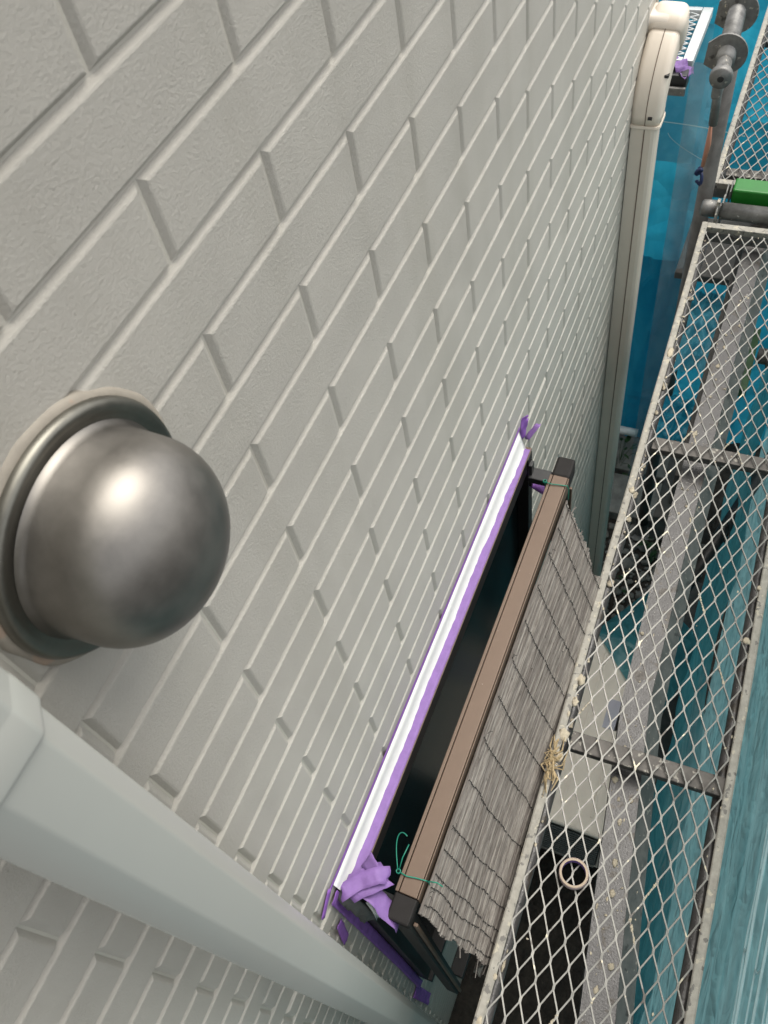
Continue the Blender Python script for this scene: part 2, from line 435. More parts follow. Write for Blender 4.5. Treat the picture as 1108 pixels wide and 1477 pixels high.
# purple tapes
def ribbon(bm, cl, w, th=.0006, up=(0, 0, 1), jag=0., crumple=0., seed=0):
    """flat tape following the centre line cl (world points), width w across 'up' x tangent"""
    pts = [Vector(p) for p in cl]
    for p in pts:
        if p.x < .9: p.z += .028 * max(0, min(1, (p.z + 1.6) / .3))     # pieces near the window head
    # resample
    P = []
    for a, b in zip(pts, pts[1:]):
        n = max(2, int((b - a).length / .006))
        for i in range(n): P.append(a.lerp(b, i / n))
    P.append(pts[-1])
    rows = []
    for i, p in enumerate(P):
        t = (P[min(i + 1, len(P) - 1)] - P[max(0, i - 1)]).normalized()
        s = t.cross(Vector(up)).normalized(); nn = s.cross(t)
        row = []
        for j in range(5):
            q = (j / 4 - .5) * w
            e = t * (jag * noise.noise(Vector((j * 3.1, seed, 5))) if i in (0, len(P) - 1) else 0)
            d = nn * (crumple * noise.noise(Vector((i * .35, j * .9, seed))) + crumple * .35 * noise.noise(Vector((i * .9, j * 2.1, seed + 9))))
            row.append(p + s * q * (1 + .06 * noise.noise(Vector((i * .3, seed, 1)))) + e + d)
        rows.append((row, nn))
    top = [[bm.verts.new(q + nn * th) for q in row] for row, nn in rows]
    bot = [[bm.verts.new(q) for q in row] for row, nn in rows]
    for k in range(len(rows) - 1):
        for j in range(4):
            bm.faces.new((top[k][j], top[k][j + 1], top[k + 1][j + 1], top[k + 1][j]))
            bm.faces.new((bot[k][j], bot[k + 1][j], bot[k + 1][j + 1], bot[k][j + 1]))
        bm.faces.new((top[k][0], top[k + 1][0], bot[k + 1][0], bot[k][0]))
        bm.faces.new((top[k][4], bot[k][4], bot[k + 1][4], top[k + 1][4]))
    for k in (0, -1):
        for j in range(4): bm.faces.new((top[k][j], bot[k][j], bot[k][j + 1], top[k][j + 1]))
    bmesh.ops.recalc_face_normals(bm, faces=bm.faces[:])
def tape(label, cl, w, mt='tape', **k):
    bm = bmesh.new(); ribbon(bm, cl, w, **k)
    o = obj('masking_tape', bm, M[mt], None, True)
    return tag(o, label, 'masking tape')
tape('long flat purple masking tape strip on the window top, along the white sealant', [(-.195, -.0148, fz1 - .0268), (.715, -.0148, fz1 - .0268)], .0225, crumple=.0004)
tape('thin purple tape line stuck on the wall just above the white sealant', [(-.232, -.0012, -1.0940), (.25, -.0012, -1.0940), (.722, -.0012, -1.0940)], .010, up=(0, -1, 0), mt='tape_dark')
tape('long dark purple tape strip running down the wall left of the window', [(-.226, -.0045, -1.12), (-.224, -.0045, -1.9), (-.226, -.006, -2.33)], .022, up=(0, -1, 0), mt='tape_dark', crumple=.003, jag=.01, seed=2)
tape('short purple tape flap hanging beside the downspout above the window corner', [(-.222, -.0025, -1.085), (-.262, -.004, -1.11)], .014, up=(0, -1, 0), mt='tape_dark', crumple=.0012, jag=.008, seed=3)
tape('torn purple tape piece stuck on the wall between downspout and window', [(-.25, -.003, -1.22), (-.262, -.004, -1.31)], .018, up=(0, -1, 0), mt='tape_dark', crumple=.0015, jag=.01, seed=4)
tape('lowest purple tape piece on the wall beside the downspout', [(-.248, -.003, -2.28), (-.238, -.004, -2.62)], .032, up=(0, -1, 0), mt='tape_dark', crumple=.008, jag=.02, seed=5)
tape('big crumpled purple tape folded across the near window corner', [(-.205, -.018, -1.138), (-.185, -.040, -1.136), (-.160, -.062, -1.150)], .044, crumple=.006, jag=.012, seed=6, up=(.1, .1, 1))
tape('purple tape tail hanging from the near window corner towards the rail end cap', [(-.192, -.030, -1.139), (-.200, -.060, -1.150), (-.212, -.088, -1.175), (-.216, -.096, -1.19)], .034, crumple=.006, jag=.014, seed=8, up=(.5, 0, 1))
tape('second torn purple tape strip crossing over the near window corner', [(-.215, -.012, -1.128), (-.190, -.030, -1.131), (-.172, -.054, -1.128), (-.163, -.070, -1.139)], .026, crumple=.005, jag=.016, seed=31, up=(-.2, .2, 1))
tape('small purple tape tip sticking up at the near window corner', [(-.172, -.030, -1.142), (-.150, -.040, -1.128)], .024, crumple=.003, jag=.01, seed=18, up=(0, .3, 1))
tape('little purple tape scrap standing up beyond the far end of the sealant', [(.727, -.003, -1.135), (.742, -.007, -1.085), (.748, -.010, -1.085)], .017, up=(-1, -1, 0), mt='tape_dark', crumple=.005, jag=.01, seed=9)
tape('pale twisted purple tape scrap past the far window corner', [(.735, -.012, -1.142), (.755, -.026, -1.118), (.762, -.030, -1.120)], .013, crumple=.006, jag=.01, seed=10)
tape('purple tape flag poking out under the far bracket', [(.705, -.034, -1.235), (.69, -.075, -1.238)], .034, up=(-.2, 0, 1), mt='tape_dark', crumple=.006, jag=.004, seed=11)
# gauze of grey sealant over the near corner
bm = bmesh.new(); ribbon(bm, [(-.212, -.004, -1.138), (-.219, -.022, -1.150), (-.222, -.036, -1.20), (-.222, -.040, -1.26)], .024, th=.003, up=(-.6, -.4, 1), crumple=.006, jag=.012, seed=12)
obj('corner_putty', bm, M['steel_dark'] if False else mat('grey_putty', (.075, .078, .075), .6, var=.2, vscale=50), win, True)
bm = bmesh.new(); ribbon(bm, [(-.207, -.042, -1.17), (-.214, -.054, -1.195), (-.218, -.058, -1.22)], .006, th=.002, crumple=.01, jag=.01, seed=13)
obj('putty_edge', bm, M['seal'], win, True)

# ------------------------------------------------------------------ window grille frame with rail
gr = thing('window_grille', 'brown aluminium grille rail standing off the window with dark end caps', 'grille', (.26, -.11, -2.3))
rx0, rx1 = -.177, .680; ry0, ry1 = -.1195, -.0795; rz0, rz1 = -1.182, -1.138
bm = bmesh.new(); box(bm, rx0, rx1, ry0 + .003, -.0865, rz0, rz1, .0012); obj('top_rail', bm, M['alu_brown'], gr)
bm = bmesh.new(); box(bm, rx0, rx1, -.0853, ry1, rz0, rz1 - .0006, .0008); obj('rail_lip', bm, M['alu_brown'], gr)
bm = bmesh.new(); box(bm, rx0, rx1, ry0, ry0 + .0022, rz0, rz1 - .002, .0006); obj('outer_lip', bm, M['alu_brown'], gr)
bm = bmesh.new(); box(bm, rx0 - .042, rx0 - .0005, ry0 + .001, ry1 - .001, rz1 - .026, rz1 - .002, .003); obj('end_cap', bm, M['capgrey'], gr)
bm = bmesh.new(); box(bm, rx1 + .0005, rx1 + .052, ry0, ry1 - .002, rz0 - .004, rz1 - .001, .005); obj('end_cap', bm, M['capgrey'], gr)
for x in (rx0 - .038, rx1 + .006):
    bm = bmesh.new(); box(bm, x, x + .026, ry0 + .005, ry1 - .004, -2.25, rz1 - .027, .002); obj('post', bm, M['alu_dark'], gr)
    bm = bmesh.new(); box(bm, x + .006, x + .012, ry0 - .004, ry0 + .003, -2.22, rz0 - .01, .001); obj('post_lip', bm, M['alu_brown'], gr)
bm = bmesh.new(); box(bm, rx0 + .0, rx1, ry0 + .004, ry1, -2.25, -2.22, .002); obj('bottom_rail', bm, M['alu_dark'], gr)
for x, zb in ((rx1 - .008, 0), (rx0 - .03, -.04)):
    bm = bmesh.new(); box(bm, x, x + .030, ry1 + .0005, -.0335, -1.176 + zb, -1.158 + zb, .002); obj('bracket', bm, M['black'], gr)
    bm = bmesh.new(); box(bm, x + .008, x + .024, -.0405, -.0330, -1.200 + zb, -1.128 + zb, .001); obj('bracket_plate', bm, M['black'], gr)

# ------------------------------------------------------------------ reed blind
sud = thing('reed_blind', 'weathered grey reed blind hanging from the brown rail', 'blind', (.23, -.15, -1.75))
def sud_path(s, x):
    """s metres down the blind -> (y,z)"""
    bulge = .006 * math.sin(6 * x + 1) * min(1, s / .15)
    f = min(1, s / .36)
    y = -.1245 - .0965 * (f ** 1.1) + bulge
    z = -1.160 - s * .97
    if s > .36: y = -.221 + bulge + min(.03, (s - .36) * .35)
    return y, z
nre = 175
reed_meshes = []
for i in range(nre):
    s = .002 + i * .0036
    b = bmesh.new()
    xa = -.192 + random.uniform(-.0025, .0025) + .016 * nz(s, 12, 3); xb = .645 + random.uniform(-.005, .004) + .022 * nz(s, 14, 8)
    rad = random.uniform(.0017, .0026)
    x = xa
    # two or three overlapping stalks make up one row
    cuts = sorted([xa] + [random.uniform(xa + .1, xb - .1) for _ in range(random.choice((1, 2, 2)))] + [xb])
    for a_, b_ in zip(cuts, cuts[1:]):
        dz = random.uniform(-.0009, .0009); dy = random.uniform(-.0016, .0012); rr_ = rad * random.uniform(.75, 1.15)
        pts = []
        K = max(3, int((b_ - a_) / .06))
        for k in range(K + 1):
            xx = a_ - (.004 if a_ > xa else 0) + (b_ - a_ + .004) * k / K
            y, z = sud_path(s, xx)
            pts.append((xx, y + dy + .0008 * nz(xx, 20, i), z + dz + .0011 * nz(xx, 9, i + 50)))
        sweep(b, pts, circ(rr_, 5))
    obj('reed', b, M['reed'] if random.random() < .62 else M['reed2'], sud)
# broken reed ends at the near lower corner
for k, x in enumerate((-.178, -.150, -.128, -.088, -.048, .032, .112, .192, .272, .352, .432, .51, .57, .63)):
    b = bmesh.new()
    for side in (1,):
        pts = []
        for i in range(0, 130):
            s = .0 + i * .0045
            y, z = sud_path(s, x)
            xx = x + .009 * nz(s, 9, k) + .003 * nz(s, 45, k + 20)
            pts.append((xx + .0008 * (-1) ** i, y - .0032 - .0012 * math.cos(i * 1.9), z))
        sweep(b, pts, circ(.00085, 5))
    obj('binding_cord', b, M['cord'], sud)
# cord ends bristling at the top and loose splinters
b = bmesh.new()
for i in range(14):
    x = random.choice((-.165, -.048, .112, .192, .272, .432, .51, .6)) + random.uniform(-.01, .01)
    p = Vector((x, -.1275 - random.uniform(0, .004), -1.158 - random.uniform(0, .01)))
    q = p + Vector((random.uniform(-.008, .008), random.uniform(-.008, .0), random.uniform(-.004, .009)))
    tube(b, [p, (p + q) / 2 + Vector((.002, 0, .001)), q], .0005, 4)
obj('cord_ends', b, M['cord'], sud, kind='stuff')
b = bmesh.new()
for i in range(5):
    s = random.uniform(.08, .4); x = -.205 + random.uniform(-.006, .01)
    y, z = sud_path(s, x)
    p = Vector((x + .01, y - .002, z)); q = p + Vector((-random.uniform(.01, .03), random.uniform(-.006, .003), random.uniform(-.012, .006)))
    tube(b, [p, q], random.uniform(.0008, .0018), 5)
for i in range(4):
    s = random.uniform(.03, .4); x = .640
    y, z = sud_path(s, x)
    p = Vector((x, y - .002, z)); q = p + Vector((random.uniform(.006, .022), random.uniform(-.006, .004), random.uniform(-.012, .008)))
    tube(b, [p, q], random.uniform(.0008, .0016), 5)
obj('splinters', b, M['reed'], sud, kind='stuff')

# green ties
def wire_tie(label, x, loopup):
    t = thing('wire_tie', label, 'wire', (x, -.12, rz1))
    b = bmesh.new()
    z = rz1 + .0022
    pts = [(x - .001, ry1 + .004, rz0 - .004), (x, ry1 + .003, rz1 - .012), (x, ry1 + .002, z), (x - .002, -.09, z + .0012), (x + .001, -.105, z + .0004), (x + .003, ry0 - .002, z), (x + .004, ry0 - .005, rz1 - .01), (x + .002, ry0 - .006, rz0)]
    P = []
    for a_, b_ in zip(pts, pts[1:]):
        for k in range(4): P.append(Vector(a_).lerp(Vector(b_), k / 4))
    P.append(Vector(pts[-1]))
    tube(b, P, .0011, 6)
    obj('band', b, M['wire'], t, True)
    b = bmesh.new()
    P = []
    for k in range(36):
        a_ = k * .9
        P.append((x + .0035 * math.cos(a_) , ry1 + .004 + .0035 * math.sin(a_), z + .0005 + k * .00012))
    tube(b, P, .0009, 6); obj('twist', b, M['wire'], t, True)
    if loopup:
        b = bmesh.new(); P = []
        for k in range(20):
            f = k / 19
            P.append((x + .002 + .052 * math.sin(f * math.pi * .62) , ry1 + .006 + .016 * math.sin(f * math.pi), z + .004 + .022 * f))
        tube(b, P, .0009, 6); obj('loose_end', b, M['wire'], t, True)
        b = bmesh.new()
        tube(b, [(x, ry1 + .004, z), (x + .02, ry1 + .004, z + .010), (x + .042, ry1 + .001, z + .014)], .0009, 6); obj('loose_end', b, M['wire'], t, True)
        b = bmesh.new()
        tube(b, [(x + .003, ry0 - .004, z), (x + .006, ry0 - .02, z + .004), (x + .004, ry0 - .03, z + .001)], .0010, 6); obj('loose_end', b, M['wire'], t, True)
    return t
wire_tie('green wire tie knotted round the near end of the brown rail', -.150, True)
wire_tie('green wire tie round the far end of the brown rail beside its dark cap', .655, False)

# ------------------------------------------------------------------ pipe cover on the wall corner
dc = thing('pipe_cover', 'ivory plastic air conditioner pipe cover running up the far wall corner', 'pipe cover', (1.66, -.03, GZ))
cpr = [(-.034, .031), (-.034, -.018), (-.030, -.026), (-.022, -.0305), (.022, -.0305), (.030, -.026), (.034, -.018), (.034, .031)]
bm = bmesh.new(); vprism(bm, 1.66, -.033, cpr, [(GZ + .1, 1), (-.945, 1)]); obj('straight_cover', bm, M['cover'], dc)
bm = bmesh.new(); vprism(bm, 1.66, -.033, cpr, [(GZ + .16, 1.05), (GZ + .17, 1.07), (GZ + .19, 1.07), (GZ + .2, 1.05)]); obj('lower_joint', bm, M['cover'], dc)
bm = bmesh.new(); box(bm, 1.6245, 1.6262, -.0365, -.034, GZ + .2, -.945); obj('seam_line', bm, M['seam'], dc)
bm = bmesh.new()
P = [Vector((1.66, -.033, -.945)), Vector((1.66, -.033, -.925))]
for k in range(11):
    a_ = R_(62 * k / 10)
    P.append(Vector((1.66 + .155 * (1 - math.cos(a_)), -.033 - .006 * k / 10, -.915 + .135 * math.sin(a_))))
sweep(bm, P, [(p[0] * 1.1, p[1] * 1.1) for p in rrect(.0335, .0335, .014, 4)], up=(0, 1, 0)); obj('elbow', bm, M['cover'], dc, True)
bm = bmesh.new(); sweep(bm, P[:2] + [P[3]], [(p[0] * 1.16, p[1] * 1.16) for p in rrect(.0335, .0335, .014, 4)][:], up=(0, 1, 0)) if False else vprism(bm, 1.66, -.033, [(p[0] * 1.15, p[1] * 1.15) for p in rrect(.0335, .0335, .012, 4)], [(-.955, 1), (-.953, 1.02), (-.947, 1.0)])
obj('elbow_rim', bm, M['cover'], dc)
# elbow seam following the curve
bm = bmesh.new()
E_ = [Vector((p.x - .0375 * math.cos(min(1, k / 11) * R_(62)), p.y - .002, p.z + .0375 * math.sin(min(1, k / 11) * R_(62)))) for k, p in enumerate(P)]
tube(bm, E_, .0011, 5); obj('elbow_seam', bm, M['seam'], dc)
e = P[-1]; td = (P[-1] - P[-2]).normalized()
bm = bmesh.new()
sweep(bm, [e - td * .004, e + td * .03, e + td * .052 + Vector((.0, 0, 0)), e + td * .066, e + td * .074], [(p[0] * 1.22, p[1] * 1.22) for p in rrect(.0345, .0345, .016, 4)], up=(0, 1, 0), scales=[1, 1.02, .98, .85, .5])
obj('corner_piece', bm, M['cover'], dc, True)
bm = bmesh.new()
q0 = e + td * .028
sweep(bm, [q0, q0 + Vector((.0, .06, .004)), q0 + Vector((0, .30, .01))], [(p[0] * 1.12, p[1] * 1.12) for p in rrect(.034, .034, .014, 4)], up=(0, 0, 1))
obj('turned_cover', bm, M['cover'], dc, True)
for kk, (dx, dy, dz) in enumerate(((-.038, -.012, -.925), (-.010, -.034, -.835))):
    bm = bmesh.new(); box(bm, 1.66 + dx - .004, 1.66 + dx + .008, -.033 + dy - .006, -.033 + dy + .004, dz - .003, dz + .003)
    obj('clip_slot', bm, M['black'], dc)

# ------------------------------------------------------------------ scaffold planks
PW = .355; PL = 2.62
def make_plank(label, loc, rz, group):
    t = thing('scaffold_plank', label, 'scaffold plank', loc, rz, group)
    W = lambda bm: bm
    def part(name, bm, mt, smooth=False, kind=None): return obj(name, bm, M[mt], t, smooth, world_coords=False, kind=kind)
    # side rails : top lip, web, lower round flange   (v runs to -Y)
    for s in (0, 1):
        b = bmesh.new()
        y0, y1 = (0, -.017) if s == 0 else (-PW + .017, -PW)
        n = 60
        rings = []
        for i in range(n + 1):
            u = PL * i / n
            j = .0012 * noise.noise(Vector((u * 4, s * 7, 1)))
            ya, yb = y0 + j, y1 + j
            rings.append([b.verts.new(p) for p in ((u, ya, .003), (u, ya - .003 if s == 0 else ya - .002, .0045), (u, yb + .003, .0045), (u, yb, .003), (u, yb, -.002), (u, ya, -.002))])
        for a_, b_ in zip(rings, rings[1:]):
            for q in range(6): b.faces.new((a_[q], a_[(q + 1) % 6], b_[(q + 1) % 6], b_[q]))
        b.faces.new(rings[0]); b.faces.new(rings[-1]); bmesh.ops.recalc_face_normals(b, faces=b.faces[:])
        part('side_lip', b, 'galv_pale')
        b = bmesh.new()
        yw = (-.001, -.004) if s == 0 else (-PW + .004, -PW + .001)
        box(b, .005, PL - .005, min(yw), max(yw), -.052, -.0025); part('side_web', b, 'galv')
        b = bmesh.new()
        yc = -.0175 if s == 0 else -PW + .0185
        tube(b, [(.01 + (PL - .02) * k / 30, yc + .001 * nz(k, .6, s), -.042) for k in range(31)], .0125, 10); part('bottom_flange', b, 'galv_lilac', True)
    for u0 in (0, PL - .024):
        b = bmesh.new(); box(b, u0, u0 + .024, -PW + .0175, -.0175, -.016, .0042, .0015); part('end_bar', b, 'galv_pale')
        b = bmesh.new(); box(b, u0 + .001, u0 + .023, -PW + .004, -.004, -.05, -.017, .002); part('end_channel', b, 'galv')
    for u in (.085, .91, 1.735):
        b = bmesh.new(); box(b, u - .020, u + .020, -PW + .005, -.0315, -.030, -.009, .002); part('cross_bar', b, 'bar_dark')
    # expanded metal : zigzag strands touching at the nodes
    LWm, SWm = .0785, .0334
    b = bmesh.new(); b2 = b
    u_phase, v_phase = MESH_PHASE
    ns = int((PW - .03) / (SWm / 2)) + 2
    for j in range(ns):
        pts = []
        k0 = 0
        u = u_phase - 2 * LWm
        i = 0
        while u < PL + LWm:
            v = -v_phase - (j + (i % 2 if j % 2 == 0 else 1 - i % 2)) * SWm / 2
            jit = .0009 * noise.noise(Vector((i * .7, j * .9, 3)))
            node = .0050
            # strand centre steps aside at the nodes so that two strands lie side by side
            off = .0009 * (1 if (i + j) % 2 else -1)
            pts.append((u - node, v + off + jit, .0)); pts.append((u + node, v + off + jit, .0))
            u += LWm / 2; i += 1
        # clip in u and v
        run = []
        runs = []
        for p in pts:
            ok = .020 < p[0] < PL - .018 and -PW + .012 < p[1] < -.012
            if ok: run.append(p)
            else:
                if len(run) > 1: runs.append(run)
                run = []
        if len(run) > 1: runs.append(run)
        for rn in runs:
            zz = [(p[0], p[1], p[2] - .001 + .0006 * ((q // 2) % 2)) for q, p in enumerate(rn)]
            sweep(b, zz, [(.00155, .0014), (-.0012, .0018), (-.00155, -.0016), (.0012, -.0020)], up=(0, 0, 1))
    part('expanded_metal_mesh', b, 'strand', kind='stuff')
    # hooks that hang on the transom
    for s, du in ((-.033, 0), (-PW + .05, 0)):
        for end in (0, 1):
            b = bmesh.new(); P = []
            for k in range(11):
                a_ = R_(-20 + 200 * k / 10)
                P.append((math.cos(a_) * .033 * -1 + .046, 0, -.006 + math.sin(a_) * .030))
            if end: P = [(PL + p[0] - .0, s, p[2]) for p in P]
            else: P = [(-p[0], s - .02, p[2]) for p in P]
            P = [(PL - .002 if end else .002, P[0][1], -.006)] + P
            sweep(b, P, [(.0055, .0022), (-.0055, .0022), (-.0055, -.0022), (.0055, -.0022)], up=(0, 1, 0))
            part('hook', b, 'galv', True)
    return t
P1 = (-.640, -.2355, -1.466); PRZ = .0193
# phase of the lattice from one node seen in the picture
dvec = Vector((.0116 - P1[0], -.2548 - P1[1]))
MESH_PHASE = ((dvec.x * math.cos(PRZ) + dvec.y * math.sin(PRZ)) % .0785, .0014)
plank = make_plank('long near scaffold plank of expanded metal carrying the tape roll', P1, PRZ, 'expanded metal scaffold planks')
def copy_tree(o, parent=None):
    c = o.copy(); COL.objects.link(c)
    if parent: c.parent = parent
    for ch in list(o.children): copy_tree(ch, c)
    return c
plank2 = copy_tree(plank); plank2.location = (2.178, -.176, -1.466); plank2.rotation_euler.z = .004
plank2['label'] = 'farther scaffold plank of expanded metal beyond the green plate at the top right'

# channel beam below the near plank
bmn = thing('support_beam', 'wide wet steel beam passing under the near scaffold plank', 'beam', (.9, -.35, -1.6))
path = [(-.45, -.470), (0., -.410), (.42, -.360), (.92, -.3515), (1.4, -.352), (1.9, -.355), (3.2, -.36)]
def beam_strip(bm, off0, off1, z0, z1, zb):
    rings = []
    for x, y in path:
        w = 1.0 + max(0, (.45 - x)) * .15
        rings.append([bm.verts.new(p) for p in ((x, y + off0 * w, z0), (x, y + off1 * w, z1), (x, y + off1 * w, zb), (x, y + off0 * w, zb))])
    for a_, b_ in zip(rings, rings[1:]):
        for q in range(4): bm.faces.new((a_[q], a_[(q + 1) % 4], b_[(q + 1) % 4], b_[q]))
    bm.faces.new(rings[0]); bm.faces.new(rings[-1]); bmesh.ops.recalc_face_normals(bm, faces=bm.faces[:])
bm = bmesh.new(); beam_strip(bm, .034, -.024, -1.535, -1.535, -1.60); obj('beam_web', bm, M['galv_lilac'], bmn)
bm = bmesh.new(); beam_strip(bm, -.0245, -.056, -1.537, -1.585, -1.60); obj('beam_slope', bm, M['galv'], bmn)

# mortar flecks on the plank edges
b = bmesh.new()
def fleck(p, r):
    v = bmesh.ops.create_icosphere(b, subdivisions=2, radius=1)['verts']
    sx, sy, sz = r * random.uniform(.6, 1.7), r * random.uniform(.4, 1.1), min(.0022, r * random.uniform(.2, .5))
    for q in v:
        k = 1 + .7 * noise.noise(q.co * 1.6 + Vector(p) * 50)
        q.co = Vector((p[0] + q.co.x * sx * k, p[1] + q.co.y * sy * k, p[2] + q.co.z * sz * k))
def onplank(u, v, z=0):
    c_, s_ = math.cos(PRZ), math.sin(PRZ)
    return (P1[0] + u * c_ - v * s_, P1[1] + u * s_ + v * c_, P1[2] + z)
for i in range(170):
    u = random.uniform(.1, 2.6); side = random.random()
    if side < .55: v, z = -random.uniform(.008, .026), -.028 if random.random() < .4 else .004
    elif side < .7: v, z = -PW + random.uniform(.01, .03), .003
    else: v, z = -random.uniform(.03, PW - .03), .001
    if z == -.028: v = -random.uniform(.018, .027)
    if side >= .7: fleck(onplank(u, v, z), random.uniform(.0008, .0028))
    else: fleck(onplank(u, v, z), random.choice((.001, .0015, .002, .002, .003, .004, .007, .011)))
for i in range(60):
    u = random.uniform(.1, 2.5); x = onplank(u, 0)[0]
    yy = None
    for (xa, ya), (xb, yb) in zip(path, path[1:]):
        if xa <= x <= xb: yy = ya + (yb - ya) * (x - xa) / (xb - xa)
    if yy is not None: fleck((x, yy + random.uniform(-.02, .03), -1.534), random.choice((.001, .0015, .002, .003, .006)))
# cream drips that coat single strands in a few places
for u0, v0, du, dv in ((1.76, -.09, .0393, -.0167), (1.77, -.15, .0393, .0167), (1.74, -.20, .0393, -.0167), (1.72, -.235, -.0393, -.0167), (1.10, -.30, .0393, .0167), (.62, -.25, .0393, -.0167), (.60, -.22, .0393, .0167), (.42, -.13, -.0393, .0167), (1.3, -.25, .0393, .0167), (.98, -.05, .0393, -.0167)):
    un = MESH_PHASE[0] + round((u0 - MESH_PHASE[0]) / .0785) * .0785; vn = -MESH_PHASE[1] - round((-v0 - MESH_PHASE[1]) / .0334) * .0334
    for k in range(16):
        f = k / 15 * random.uniform(.8, 1.1)
        fleck(onplank(un + du * f, vn + dv * f, .0005), random.uniform(.0014, .0030))
for i in range(70):
    u = random.uniform(.1, 2.5); x = onplank(u, 0)[0]
    for (xa, ya), (xb, yb) in zip(path, path[1:]):
        if xa <= x <= xb: fleck((x, ya + (yb - ya) * (x - xa) / (xb - xa) + random.uniform(-.022, .032), -1.5345), random.choice((.001, .0012, .0015, .002, .003, .006)))
o = obj('mortar_flecks', b, M['mortar'], None, True, kind='stuff'); o['label'] = 'cream mortar flecks scattered on the scaffold plank'; o['category'] = 'debris'

# tape roll
tr = thing('tape_roll', 'small used-up purple masking tape roll lying on the plank mesh', 'tape roll', (.0119, -.3266, -1.462))
b = bmesh.new()
lathe(b, [(.0225, 0), (.0265, 0), (.0265, .017), (.0225, .017), (.0225, 0)], (.0119, -.3266, -1.4625), (0, 0, 1), 40)
obj('cardboard_core', b, M['cardboard'], tr)
b = bmesh.new()
lathe(b, [(.0222, .0005), (.0222, .0165)], (.0119, -.3266, -1.4625), (0, 0, 1), 40)
obj('inner_liner', b, M['tape'], tr, True)
b = bmesh.new()
lathe(b, [(.0268, .0005), (.0276, .001), (.0276, .016), (.0268, .0168)], (.0119, -.3266, -1.4625), (0, 0, 1), 40)
obj('tape_layer', b, mat('tape_layer', (.48, .36, .34), .6, var=.1), tr, True)

# straw tuft caught on the plank edge
b = bmesh.new()
for i in range(34):
    p = Vector(onplank(.848 + random.uniform(-.02, .02), -.006 + random.uniform(-.012, .006), .006))
    q = p + Vector((random.gauss(0, .028), random.gauss(0, .010), random.uniform(-.004, .012)))
    mid = (p + q) / 2 + Vector((random.gauss(0, .006), random.gauss(0, .006), random.uniform(0, .010)))
    tube(b, [p, mid, q], random.uniform(.0008, .0028), 5, scales=[1, 1.1, .4])
o = obj('straw_tuft', b, M['straw']); tag(o, 'tuft of dry straw caught on the inner edge of the near plank', 'straw')

# ------------------------------------------------------------------ transom, green plate, brace
tp = thing('transom_pipe', 'grey steel scaffold pipe crossing between the two planks', 'scaffold pipe', (2.062, -.3, -1.47))
b = bmesh.new(); tube(b, [(2.062, -.225, -1.476), (2.062, -1.2, -1.476)], .026, 20); obj('tube', b, M['pipe_steel'], tp, True)
b = bmesh.new(); lathe(b, [(0, 0), (.018, .001), (.025, .006), (.026, .014), (.026, .045), (.020, .047), (.02, .06)], (2.064, -.165, -1.474), (0, -1, 0), 20); obj('end_cap', b, M['galv'], tp, True)
b = bmesh.new(); box(b, 2.04, 2.085, -.232, -.226, -1.52, -1.432, .002); obj('wedge_plate', b, M['galv'], tp)
b = bmesh.new(); box(b, 2.03, 2.05, -.222, -.212, -1.50, -1.425, .002); obj('wedge', b, M['galv_pale'], tp)
b = bmesh.new(); box(b, 2.106, 2.172, -.72, -.246, -1.482, -1.430, .006, 3)
o = obj('green_plate', b, M['green']); tag(o, 'bright green plate lying between the two scaffold planks', 'plate')
b = bmesh.new(); box(b, 2.105, 2.165, -.2425, -.2375, -1.50, -1.436, .003)
o = obj('plate_clip', b, M['galv'], None); tag(o, 'small steel clip plate at the left end of the green plate', 'clip')

def N0(a, k): return noise.noise(Vector((a, k * 7.3, .5)))
br = thing('scaffold_brace', 'grey scaffold tube with two round flange plates and a pin hole in its end', 'scaffold tube', (2.0, -.16, -1.0))
def lerp3(a, b_, f): return Vector(a).lerp(Vector(b_), f)
A0 = Vector((1.885, -.168, -.965)); A1 = Vector((2.32, -.146, -.950))
b = bmesh.new(); tube(b, [lerp3(A0, A1, .18), lerp3(A0, A1, 3)], .0245, 24); obj('tube', b, M['pipe_steel'], br, True)
b = bmesh.new(); lathe(b, [(.0, -.001), (.006, -.001), (.0265, 0), (.0285, .006), (.0285, .020), (.024, .030), (.019, .048), (.019, .12)], A0, (A1 - A0), 24); obj('end_socket', b, M['galv'], br, True)
b = bmesh.new(); lathe(b, [(0, -.0022), (.0075, -.0022), (.0085, -.0005), (.0, -.0005)], A0, (A1 - A0), 18); obj('pin_hole', b, M['black'], br)
def flange(f, rad=.052):
    c0 = lerp3(A0, A1, f)
    bb = bmesh.new()
    P = []
    for k in range(19):
        a_ = R_(-78 + 196 * k / 18); P.append((-math.cos(a_) * rad, math.sin(a_) * rad))   # (y, z)
    P += [(.050, -.020 + .046), (.054, -.030), (.030, -.042)]
    P = [(-q[0] if False else q[0], q[1]) for q in P]
    fr = [bb.verts.new((c0.x, c0.y + p[0], c0.z + p[1])) for p in P]
    bk = [bb.verts.new((c0.x + .007, c0.y + p[0], c0.z + p[1])) for p in P]
    bb.faces.new(fr); bb.faces.new(list(reversed(bk)))
    for i in range(len(P)): bb.faces.new((fr[i], fr[(i + 1) % len(P)], bk[(i + 1) % len(P)], bk[i]))
    bmesh.ops.recalc_face_normals(bb, faces=bb.faces[:])
    fp = obj('flange_plate', bb, M['galv'], br)
    for dy, dz in ((.030, .018), (.040, -.014)):
        bb = bmesh.new(); lathe(bb, [(0, -.004), (.004, -.004), (.0045, 0.)], (c0.x, c0.y + dy, c0.z + dz), (1, 0, 0), 10); obj('rivet', bb, M['strand'], fp)
flange(.26); flange(.72, .056)
b = bmesh.new(); box(b, 1.90, 1.98, -.176, -.150, -1.03, -.995, .006); obj('latch', b, M['galv'], br)
